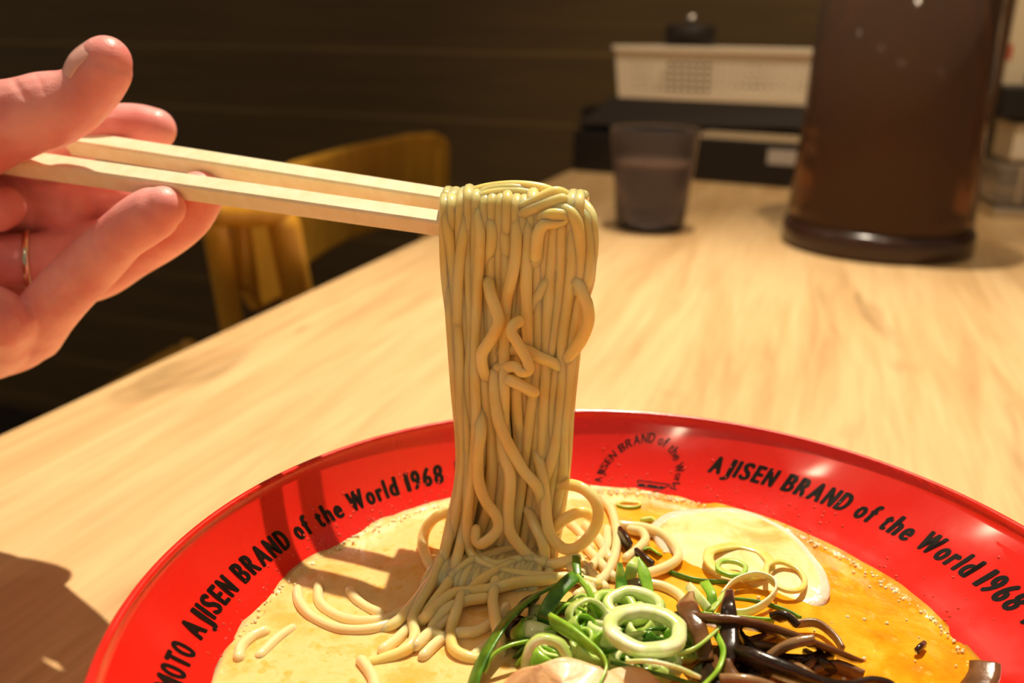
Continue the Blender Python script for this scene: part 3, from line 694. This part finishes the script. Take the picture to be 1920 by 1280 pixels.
we([(1868,1212,4),(1866,1235,3),(1850,1262,2),(1815,1292,1)], 5.0, 1.6, 'woodear_brown', 'mushroom strip resting on the bowl wall at the right edge', up=(.8,-.3,.3))
we([(1174,992,1.5),(1185,1004,2),(1194,1018,1)], 3.4, 1.2, 'woodear_dark', 'small dark mushroom piece beside the short hooked noodle')
we([(1206,1028,.8),(1222,1040,1.2),(1238,1052,.6)], 2.6, 1.2, 'woodear_dark', 'small dark mushroom piece under the wide hook of noodle')
we([(1202,1082,5),(1206,1098,6),(1216,1116,4)], 3.2, 1.4, 'woodear_dark', 'dark mushroom chip between the upright scallion leaves', up=(.8,-.3,.3))
we([(1738,1194,.2),(1745,1186,.8),(1752,1180,.2)], 1.4, 1.0, 'woodear_dark', 'tiny dark mushroom crumb floating in the orange oil')
we([(985,1150,2),(1000,1130,4),(1020,1122,3)], 3.6, 1.4, 'woodear_dark', 'dark mushroom piece in shade under the arching scallion strip', up=(0,-.6,.8))
we([(975,1195,1),(985,1170,3),(1000,1160,3)], 3.0, 1.4, 'woodear_dark', 'dark mushroom piece low at the left of the heap', up=(.8,-.4,.4))
for i in range(16):
    px = random.uniform(1395,1560); py = random.uniform(1180,1275); l = random.uniform(20,45); b_ = random.uniform(-1.2,1.2)
    if px > 1500: py = random.uniform(1205,1250)
    we([(px-l*math.cos(b_),py-l*.5*math.sin(b_),.2),(px,py,2.5),(px+l*math.cos(b_),py+l*.5*math.sin(b_),.2)], random.uniform(2,3.6), 1.4, ['woodear_dark','woodear_dark','woodear_brown','woodear_tan'][i % 4], 'mushroom strip buried low in the mushroom heap', up=(0,-.6,.8))
# slices
def slab(name, outline, th, mats, label, cat, bumpy=.0006, rim=0.12, group=None):
    """outline: (px,py,z mm)"""
    P = [np.array(atz(a, b_, ZS+z*.001)) for a, b_, z in outline]; P.append(P[0])
    P = catmull(P, 6)[:-1]; c = sum(P)/len(P); n_ = len(P); V = []; Fc = []; fm = []
    rs = [0.02,.2,.4,.6,.78,1-rim,.97,1.0]
    for i, r in enumerate(rs):
        for p in P:
            q = c+(p-c)*r; q = q.copy(); q[2] += noise.noise(Vector((q[0]*130,q[1]*130,i*.1)))*bumpy-(.0006 if i == len(rs)-1 else 0); V.append(q)
    for r in (1.0,.02):
        for p in P: q = c+(p-c)*r; q = q.copy(); q[2] -= th; V.append(q)
    R_ = len(rs)+2
    for i in range(R_-1):
        for j in range(n_): Fc.append((i*n_+j, i*n_+(j+1) % n_, (i+1)*n_+(j+1) % n_, (i+1)*n_+j)); fm.append(1 if i >= len(rs)-3 else 0)
    Fc += [tuple(range(n_)), tuple(range((R_-1)*n_, R_*n_))]; fm += [0,0]
    o = mesh(name, V, Fc, None, mats=mats, fm=fm); tag(o, label, cat, group); return o
slab('meat_slice', [(1228,972,2.4),(1262,948,4.4),(1325,936,5.6),(1400,939,5.6),(1462,957,5.2),(1522,998,4.2),(1562,1048,3.0),(1572,1092,1.6),(1540,1118,.0),(1450,1112,-.6),(1350,1082,-.6),(1262,1030,-.2)], .0025, ['pale_slice','slice_fat'], 'pale round meat slice with white rim half sunk in orange broth', 'meat')
slab('pork_slice', [(945,1300,4),(985,1262,6.5),(1030,1242,8.5),(1082,1226,9.5),(1135,1232,9.5),(1165,1246,9),(1200,1285,8),(1180,1330,7),(1060,1350,5),(960,1340,4)], .003, ['pork','pork'], 'browned pork slice at the bottom edge under the scallions, the left one', 'meat', .0012)
slab('pork_slice', [(1140,1262,7),(1168,1243,8.5),(1215,1240,8.5),(1262,1268,7.5),(1300,1300,6),(1290,1350,5),(1180,1350,5)], .003, ['pork','pork'], 'browned pork slice at the bottom edge, overlapping to the right of the other', 'meat', .0012)

# ------------------------------------------------------------------ hand
def hy(y): return y+.034 if y <= .25 else .284+(y-.25)*.9
def hp(px, py, y): return np.array(aty(px, py, hy(y)))
HV = []; HF = []
def limb(pts, flat=1.0, n=6, sides=20, up=(0,-1,0)):
    """pts (px,py,y,radius px)"""
    P = [hp(a, b_, y) for a, b_, y, r in pts]; R = [r*(hy(y)*CP+.01)/F for a, b_, y, r in pts]
    D = catmull([np.append(p, r) for p, r in zip(P, R)], n)
    V, Fc = tube_geo([d[:3] for d in D], [d[3] for d in D], sides, flat, up, 5); k = len(HV); HV.extend(V); HF.extend([tuple(a+k for a in f_) for f_ in Fc])
# thumb
limb([(-240,400,.246,120),(-120,320,.256,92),(-50,282,.252,82),(0,262,.249,76),(42,248,.247,71),(80,236,.247,70),(120,220,.247,61),(150,198,.247,53),(168,172,.247,52),(178,152,.247,51),(181,142,.247,46)])
# index: tip behind the rear chopstick
limb([(-160,360,.272,75),(-40,345,.284,58),(60,315,.282,52),(140,285,.282,47),(200,268,.280,46),(245,264,.279,44),(276,266,.279,40)])
# middle: tip just under the rear chopstick
limb([(-140,560,.268,80),(60,560,.282,60),(170,540,.272,55),(240,500,.264,50),(300,462,.256,49),(340,425,.250,50),(366,386,.247,46)])
# ring / little finger in front, tip under the front chopstick
limb([(60,655,.262,60),(78,628,.250,58),(105,592,.243,57),(140,552,.240,56),(180,510,.238,54),(218,470,.236,50),(255,440,.234,52),(285,420,.233,50),(298,412,.2325,42)])
limb([(-160,660,.250,100),(-40,680,.258,75),(30,672,.262,62),(75,635,.252,58)])
# folded little finger knuckle at the frame edge
limb([(-90,600,.235,62),(-40,615,.233,60),(0,632,.233,58),(14,645,.236,52),(10,680,.250,50),(-10,700,.262,50)])
# ring bearing finger behind
limb([(-150,520,.262,62),(-60,518,.262,54),(10,520,.264,52),(60,520,.267,54),(100,516,.270,56),(150,505,.273,50),(185,480,.274,45)])
# inner folded segments and palm
limb([(-80,415,.272,58),(20,420,.278,52),(80,424,.280,52),(120,425,.280,56)])
limb([(60,400,.290,60),(150,405,.290,55),(210,408,.288,48),(240,400,.287,42)])
limb([(-60,440,.256,40),(-20,430,.258,42),(0,422,.262,40)])
limb([(-420,620,.238,260),(-260,520,.246,190),(-120,460,.262,130),(0,450,.280,100)], 0.42)
limb([(-180,620,.256,130),(-80,560,.270,120),(0,500,.284,90)], .45)
# wrist and forearm
limb([(-1300,800,.13,200),(-850,760,.17,200),(-560,710,.210,200),(-400,630,.238,230)], .6)
PER = empty('person', (-.22,.27,0)); tag(PER, 'hand with a ring reaching in from the left, pinching the chopsticks between thumb and fingers', 'person')
PER.location = (0,0,0)
hand = mesh('hand', HV, HF, 'skin', PER)
rm = hand.modifiers.new('remesh', 'REMESH'); rm.mode = 'VOXEL'; rm.voxel_size = .00055; rm.use_smooth_shade = True
sm = hand.modifiers.new('smooth', 'SMOOTH'); sm.factor = .5; sm.iterations = 14
# bake the modifiers, then press the skin creases in
bpy.context.view_layer.update(); dg = bpy.context.evaluated_depsgraph_get(); dg.update()
me2 = bpy.data.meshes.new_from_object(hand.evaluated_get(dg)); hand.modifiers.clear(); old = hand.data; hand.data = me2; bpy.data.meshes.remove(old); me2.name = 'hand'
nv = len(me2.vertices); co = np.empty(nv*3); me2.vertices.foreach_get('co', co); co = co.reshape(-1,3)
no = np.empty(nv*3); me2.vertices.foreach_get('normal', no); no = no.reshape(-1,3)
q = co-np.array([0,0,H]); dpt = q[:,1]*CP-q[:,2]*SP; upv = q[:,1]*SP+q[:,2]*CP
xs = F*q[:,0]/dpt; ys = -F*upv/dpt; PX = 960+CR*xs+SR*ys; PY = 640-SR*xs+CR*ys
front_ = (no*(-q/np.linalg.norm(q, axis=1)[:,None])).sum(1) > .12
creases = [([(170,432),(166,455),(170,480),(180,505)],.0005,5), ([(104,515),(96,540),(100,560)],.0004,6), ([(82,560),(100,585),(128,598)],.0005,6), ([(33,585),(44,630),(56,690)],.0006,6),
 ([(30,640),(42,665),(40,700)],.0004,5), ([(8,184),(22,203),(40,222)],.0006,6), ([(52,174),(62,190),(66,205)],.0003,4), ([(62,262),(76,280),(82,300)],.0004,6), ([(2,378),(30,398),(62,402)],.0007,8),
 ([(36,380),(52,420),(60,460)],.0006,7), ([(118,372),(122,400),(112,440)],.0006,7)]
dsp = np.zeros(nv)
for pl, dep, wd_ in creases:
    best = np.full(nv, 1e9)
    for (a0, b0), (a1, b1) in zip(pl[:-1], pl[1:]):
        dx, dy = a1-a0, b1-b0; t_ = np.clip(((PX-a0)*dx+(PY-b0)*dy)/(dx*dx+dy*dy), 0, 1)
        best = np.minimum(best, np.hypot(PX-a0-t_*dx, PY-b0-t_*dy))
    dsp += dep*.75*np.exp(-(best/(wd_*1.3))**2)
co -= no*(dsp*front_)[:,None]
me2.vertices.foreach_set('co', co.ravel()); me2.update()
for p in me2.polygons: p.use_smooth = True
# thumb nail
V = []; Fc = []
ax = (hp(181,142,.247)-hp(142,203,.247)); ax /= np.linalg.norm(ax)
nrm = np.array([-.74,-.52,.44]); nrm -= ax*np.dot(nrm, ax); nrm /= np.linalg.norm(nrm); bx = np.cross(ax, nrm)
Rn = .0085; cen = hp(166,164,.2475)
for i in range(15):
    u = (i/14*2-1)
    for j in range(15):
        w_ = (j/14*2-1); ang = w_*.72*math.sqrt(max(0,1-(abs(u)**3)*.5))
        V.append(cen+ax*(u*.0062)+nrm*(Rn*math.cos(ang)-.0009*u*u-(.0009*u if u > 0 else 0))+bx*(Rn*math.sin(ang)))
Fc = [(i*15+j, i*15+j+1, (i+1)*15+j+1, (i+1)*15+j) for i in range(14) for j in range(14)]
nail = mesh('thumbnail', V, Fc, 'nail', PER); so = nail.modifiers.new('s', 'SOLIDIFY'); so.thickness = .0005; so.offset = 0
nail['label'] = 'smooth pale thumbnail'
# ring
rc = hp(50,520,.2665); axr = hp(95,517,.2695)-hp(10,520,.264); axr /= np.linalg.norm(axr)
f_ = frames([rc-axr*.001, rc+axr*.001])[0]; V = []; ns = 40
rr = 56*(hy(.2665)*CP+.01)/F
for (dr, da) in ((0,-.0011),(.0007,-.0008),(.0008,.0008),(0,.0011),(-.0006,.0006),(-.0006,-.0006)):
    for j in range(ns):
        a = 2*PI*j/ns; V.append(rc+axr*da+(f_[1]*math.cos(a)+f_[2]*math.sin(a))*(rr+dr))
Fc = [(i*ns+j, i*ns+(j+1) % ns, ((i+1) % 6)*ns+(j+1) % ns, ((i+1) % 6)*ns+j) for i in range(6) for j in range(ns)]
r_ = mesh('finger_ring', V, Fc, 'gold', PER); r_['label'] = 'thin polished metal ring'

# ------------------------------------------------------------------ background things
# tumbler of water
gc = atz(1210,418,0); 
G = empty('tumbler', gc); tag(G, 'smoky plastic tumbler half full of water standing on the table', 'glass')
k = 1.0
lathe('body', [(.0335,0),(.0345,.003),(.0385,.048),(.0400,.056),(.0408,.060),(.0440,.096),(.0450,.0975),(.0440,.0985),(.0425,.097),(.0393,.061),(.0370,.048),(.0325,.006),(.001,.005),(.001,0)], (0,0,0), 'smoke', G, 72)
lathe('water', [(.001,.0055),(.0320,.0065),(.0365,.048),(.0388,.061),(.0398,.068),(.001,.068)], (0,0,0), 'water', G, 72)
# pitcher
pc = atz(1640,440,0)
Pt = empty('water_pitcher', (pc.x, pc.y+.01, 0)); tag(Pt, 'tall brown translucent plastic pitcher with a dark base ring', 'pitcher')
R0 = .0855
lathe('base_ring', [(.001,0),(R0-.004,0),(R0,.004),(R0,.018),(R0-.003,.024),(.001,.024)], (0,0,0), 'base', Pt, 96)
lathe('jug', [(R0-.005,.0245),(R0-.003,.03),(R0-.008,.12),(R0-.012,.26),(R0-.0145,.26),(R0-.0105,.12),(R0-.0065,.03),(R0-.010,.027),(.001,.027),(.001,.0245)], (0,0,0), 'amber', Pt, 96)
lathe('tea', [(.001,.028),(R0-.022,.028),(R0-.0225,.12),(R0-.0245,.235),(.001,.235)], (0,0,0), 'tea', Pt, 96)
lathe('lid', [(.001,.2605),(R0-.010,.2605),(R0-.010,.275),(R0-.016,.28),(.001,.28)], (0,0,0), 'base', Pt, 96)
pts = catmull([(R0-.014,.028,.25),(R0+.012,.035,.235),(R0+.016,.036,.16),(R0+.010,.034,.09),(R0-.010,.028,.055)], 8)
V, Fc = tube_geo(pts, rads(len(pts), .0085), 16, .7, (0,1,0)); mesh('handle', V, Fc, 'amber', Pt)
# black organiser with cutlery trays
Tp = atz(1054,313,0); Tq = atz(1485,336,0); tv = (Tq-Tp).normalized(); yaw = math.atan2(tv.y, tv.x); TW = (Tq-Tp).length
yaw_m = -dirv.angle_signed(Vector((0,1))) if False else -math.atan2(dirv.x, dirv.y)
OR = empty('organizer', (Tp.x+.004, Tp.y-.02, 0), yaw*.75+yaw_m*.25); tag(OR, 'black two tier letter tray organiser holding papers, under the white basket', 'organizer')
TW = .345; D_ = .17
box('lower_tray', 0, TW, 0, D_, 0, .058, 'black', OR, .004)
box('side_panel', .003, .013, .02, D_, .058, .088, 'black', OR, .002); box('side_panel', TW-.013, TW-.003, .02, D_, .058, .088, 'black', OR, .002)
box('back_panel', .013, TW-.013, D_-.01, D_, .058, .080, 'black', OR, .002)
V = [(-.001,.0,.064),(TW,.0,.077),(TW,D_,.077),(-.001,D_,.060),(.052,.01,.105),(TW,.01,.105),(TW,D_,.105),(.03,D_,.105)]
o = mesh('upper_tray', V, [(0,1,2,3),(7,6,5,4),(0,4,5,1),(1,5,6,2),(2,6,7,3),(3,7,4,0)], 'black_matte', OR, smooth=False); bevel(o, .003)
lb = box('label_plate', TW-.070, TW-.006, -.0016, -.0002, .030, .049, 'label', OR, .0005); lb['label'] = 'pale grey label plate'
pp = empty('paper_stack', OR.location, OR.rotation_euler.z); tag(pp, 'cream papers lying in the slot of the black organiser', 'papers')
for i, dz in enumerate((0,.003,.006)):
    V = [(.17+i*.01,.004,.0585+dz),(TW-.016,.002,.0585+dz),(TW-.018,.13,.0585+dz),(.15,.13,.0585+dz)]
    V += [Vector(v)+Vector((0,0,.0022)) for v in V[:4]]
    mesh('sheet', V, [(0,1,2,3),(7,6,5,4),(0,4,5,1),(1,5,6,2),(2,6,7,3),(3,7,4,0)], 'paper', pp, smooth=False)
# basket: perforated walls
BK = empty('basket', OR.matrix_basis @ Vector((.062,.008,.106)), OR.rotation_euler.z); BK.location.z = .1055
OR.matrix_basis  # keep
tag(BK, 'white perforated plastic basket sitting on the black organiser', 'basket')
BW, BD, BH = .298, .145, .066
V = []; Fc = []
def wallgrid(p0, du, dn, width, nx, nz, skip):
    """perforated panel"""
    def P(u, z):
        fl = z/BH*.006
        return Vector(p0)+Vector(du)*(width*u)+Vector(dn)*fl+Vector(du)*((u-.5)*2*fl)+Vector((0,0,z))
    for i in range(nx):
        for j in range(nz):
            u0, u1 = i/nx, (i+1)/nx; z0, z1 = BH*j/nz, BH*(j+1)/nz; b_ = len(V)
            o4 = [P(u0,z0),P(u1,z0),P(u1,z1),P(u0,z1)]
            if skip(i, j): V.extend(o4); Fc.append((b_,b_+1,b_+2,b_+3)); continue
            e = .19; i4 = [P(u0+(u1-u0)*a, z0+(z1-z0)*c_) for a, c_ in ((e,e),(1-e,e),(1-e,1-e),(e,1-e))]
            V.extend(o4+i4)
            for q in range(4): Fc.append((b_+q, b_+(q+1) % 4, b_+4+(q+1) % 4, b_+4+q))
sk = lambda nx: (lambda i, j: i < 2 or i >= nx-2 or j == 0 or j >= 6)
wallgrid((0,0,0),(1,0,0),(0,-1,0),BW,30,8,sk(30)); wallgrid((0,BD,0),(1,0,0),(0,1,0),BW,30,8,sk(30))
wallgrid((0,0,0),(0,1,0),(-1,0,0),BD,14,8,sk(14)); wallgrid((BW,0,0),(0,1,0),(1,0,0),BD,14,8,sk(14))
b_ = len(V); V += [Vector((0,0,0)),Vector((BW,0,0)),Vector((BW,BD,0)),Vector((0,BD,0))]; Fc.append((b_,b_+1,b_+2,b_+3))
o = mesh('perforated_body', V, Fc, 'white', BK, smooth=False)
bm = bmesh.new(); bm.from_mesh(o.data); bmesh.ops.remove_doubles(bm, verts=bm.verts, dist=1e-5); bmesh.ops.recalc_face_normals(bm, faces=bm.faces); bm.to_mesh(o.data); bm.free()
so = o.modifiers.new('s','SOLIDIFY'); so.thickness = .0022
V = []; Fc = []
def rrect(x0,x1,y0,y1,r,z,n_=6):
    out = []
    for cx,cy,a in ((x1-r,y1-r,0),(x0+r,y1-r,90),(x0+r,y0+r,180),(x1-r,y0+r,270)):
        for i in range(n_+1): t = math.radians(a+90*i/n_); out.append(Vector((cx+r*math.cos(t), cy+r*math.sin(t), z)))
    return out
loops = [rrect(-.013,BW+.013,-.013,BD+.013,.015,BH-.005), rrect(-.013,BW+.013,-.013,BD+.013,.015,BH+.002), rrect(-.004,BW+.004,-.004,BD+.004,.009,BH+.002), rrect(-.004,BW+.004,-.004,BD+.004,.009,BH-.005)]
n_ = len(loops[0])
for lp in loops: V += lp
Fc = [(i*n_+j, i*n_+(j+1) % n_, ((i+1) % 4)*n_+(j+1) % n_, ((i+1) % 4)*n_+j) for i in range(4) for j in range(n_)]
o = mesh('rim', V, Fc, 'white', BK, smooth=False); bevel(o, .001)
# jar in the basket
jl = Matrix.Translation(BK.location) @ Matrix.Rotation(BK.rotation_euler.z, 4, 'Z') @ Vector((.072,.085,.0035))
J = empty('jar', jl); tag(J, 'dark lidded jar with a round knob standing in the white basket', 'jar')
lathe('body', [(.001,0),(.030,0),(.032,.004),(.032,.060),(.001,.060)], (0,0,0), 'black_matte', J, 48)
lathe('lid', [(.001,.0605),(.035,.0605),(.035,.088),(.032,.093),(.001,.094)], (0,0,0), 'black_matte', J, 48)
lathe('knob', [(.001,.0942),(.006,.095),(.008,.100),(.006,.106),(.001,.108)], (0,0,0), 'steel', J, 24)
# caddy at the right with menu card
kx = .530; KD = empty('condiment_rack', (kx,1.00,0), TH*.6); tag(KD, 'black two tier table rack at the right edge behind the pitcher', 'rack')
box('lower_shelf', 0, .26, 0, .12, 0, .012, 'steel', KD, .002); box('upper_shelf', -.012, .26, 0, .12, .107, .140, 'black', KD, .003)
box('post', .245, .257, .004, .016, .012, .107, 'black', KD, .001); box('post', .0, .012, .10, .112, .012, .107, 'black', KD, .001)
def inrack(x, y, z): return KD.matrix_basis @ Vector((x, y, z))
bpy.context.view_layer.update()
rz = KD.rotation_euler.z
MC = empty('menu_card', inrack(.012,.05,.1405), rz); tag(MC, 'cream menu card standing on top of the black rack at the right edge', 'menu card')
box('card', -.012, .14, 0, .004, 0, .13, 'paper', MC, .0005)
box('picture', .012, .13, -.0008, -.0002, .016, .058, 'cardgrey', MC, 0)
def flat_text(s, x, z, h, m_, parent, y=-.0006, cond=.8):
    g, W = glyphs(s, .01, 1); V = []; Fc = []
    for pts, fs in g:
        b_ = len(V); V += [(x+a*h, y, z+c_*h) for a, c_ in pts]; Fc += [tuple(i+b_ for i in f_) for f_ in fs]
    mesh('print', V, Fc, m_, parent, smooth=False)
box('print_bar', .022, .055, -.0008, -.0002, .066, .074, 'cardprint', MC, 0)
for i, (x, z, w, h) in enumerate([(.010,.003,.018,.010),(.032,.003,.016,.010),(.052,.003,.016,.010),(.006,.090,.02,.02),(.03,.094,.012,.025)]): box('print_block', x, x+w, -.0008, -.0002, z, z+h, 'cardprint', MC, 0)
box('red_tab', -.0125, -.008, -.0008, -.0002, .026, .042, 'redprint', MC, 0)
PK = empty('sachet_box', inrack(.010,.01,.0725), rz); tag(PK, 'tan box with a pale label lying in the lower part of the black rack', 'box')
box('carton', 0, .078, 0, .07, -.012, .030, 'paper', PK, .003); lb = box('label_plate', .0, .066, -.0012, -.0002, -.008, .014, 'white', PK, .0005); lb['label'] = 'white label plate'
CB = empty('cutlery_box', inrack(.0,.004,.0125), rz); tag(CB, 'clear plastic box under the tan box in the rack', 'box')
box('tub', 0, .13, 0, .09, 0, .046, 'clear', CB, .006)
box('divider', .02, .025, -.003, -.0005, .004, .044, 'steel', CB, .001)

# ------------------------------------------------------------------ lights
def spot(loc, target, energy, size_deg, blend, radius, color):
    l = bpy.data.lights.new('lamp', 'SPOT'); l.energy = energy; l.spot_size = math.radians(size_deg); l.spot_blend = blend; l.shadow_soft_size = radius; l.color = color
    o = bpy.data.objects.new('ceiling_or_fill_spot', l); COL.objects.link(o); o.location = loc
    o.rotation_euler = (Vector(target)-Vector(loc)).to_track_quat('-Z', 'Y').to_euler(); return o
WARM = (1,.78,.52)
spot((.16,.86,1.54), (.03,.24,0), 165, 60, .85, .010, (1,.86,.66))
spot((.25,.10,1.65), (.38,1.32,.08), 60, 38, 1.0, .03, WARM)  # added fill from the camera side, brightens the basket front
def lamp(loc, target, energy, size, color):
    l = bpy.data.lights.new('lamp', 'AREA'); l.shape = 'DISK'; l.energy = energy; l.size = size; l.color = color
    o = bpy.data.objects.new('ceiling_lamp', l); COL.objects.link(o); o.location = loc
    o.rotation_euler = (Vector(target)-Vector(loc)).to_track_quat('-Z', 'Y').to_euler(); return o
for p in ((-1.10,-.27,1.56), (-1.37,.84,1.56), (1.86,-1.81,1.56), (-.5,-1.31,1.56)): lamp(p, (0,.2,0), 1.6, .09, WARM)
spot((.55,1.0,1.15), (.62,1.36,.25), 7, 95, 1.0, .05, WARM)  # extra spot put in to lift the right part of the back wall
wd = bpy.data.worlds.new('world'); sc.world = wd; wd.use_nodes = True
wd.node_tree.nodes['Background'].inputs[0].default_value = (1,.82,.62,1); wd.node_tree.nodes['Background'].inputs[1].default_value = .20

# ------------------------------------------------------------------ camera
cd = bpy.data.cameras.new('camera'); cam = bpy.data.objects.new('camera', cd); COL.objects.link(cam)
cd.sensor_width = 36; cd.lens = F/1920*36; cd.clip_start = .01; cd.clip_end = 50
cam.location = (0,0,H)
# rotation: pitch down then roll
R = Matrix.Rotation(math.radians(90)-PITCH, 4, 'X') @ Matrix.Rotation(ROLL, 4, 'Z')
cam.rotation_euler = R.to_euler()
cd.dof.use_dof = True; cd.dof.focus_distance = .225; cd.dof.aperture_fstop = 10.5; cd.dof.aperture_blades = 0
sc.camera = cam
vs = sc.view_settings
vs.view_transform = 'Standard'; vs.look = 'None'; vs.gamma = 1; vs.exposure = 0; vs.use_curve_mapping = False
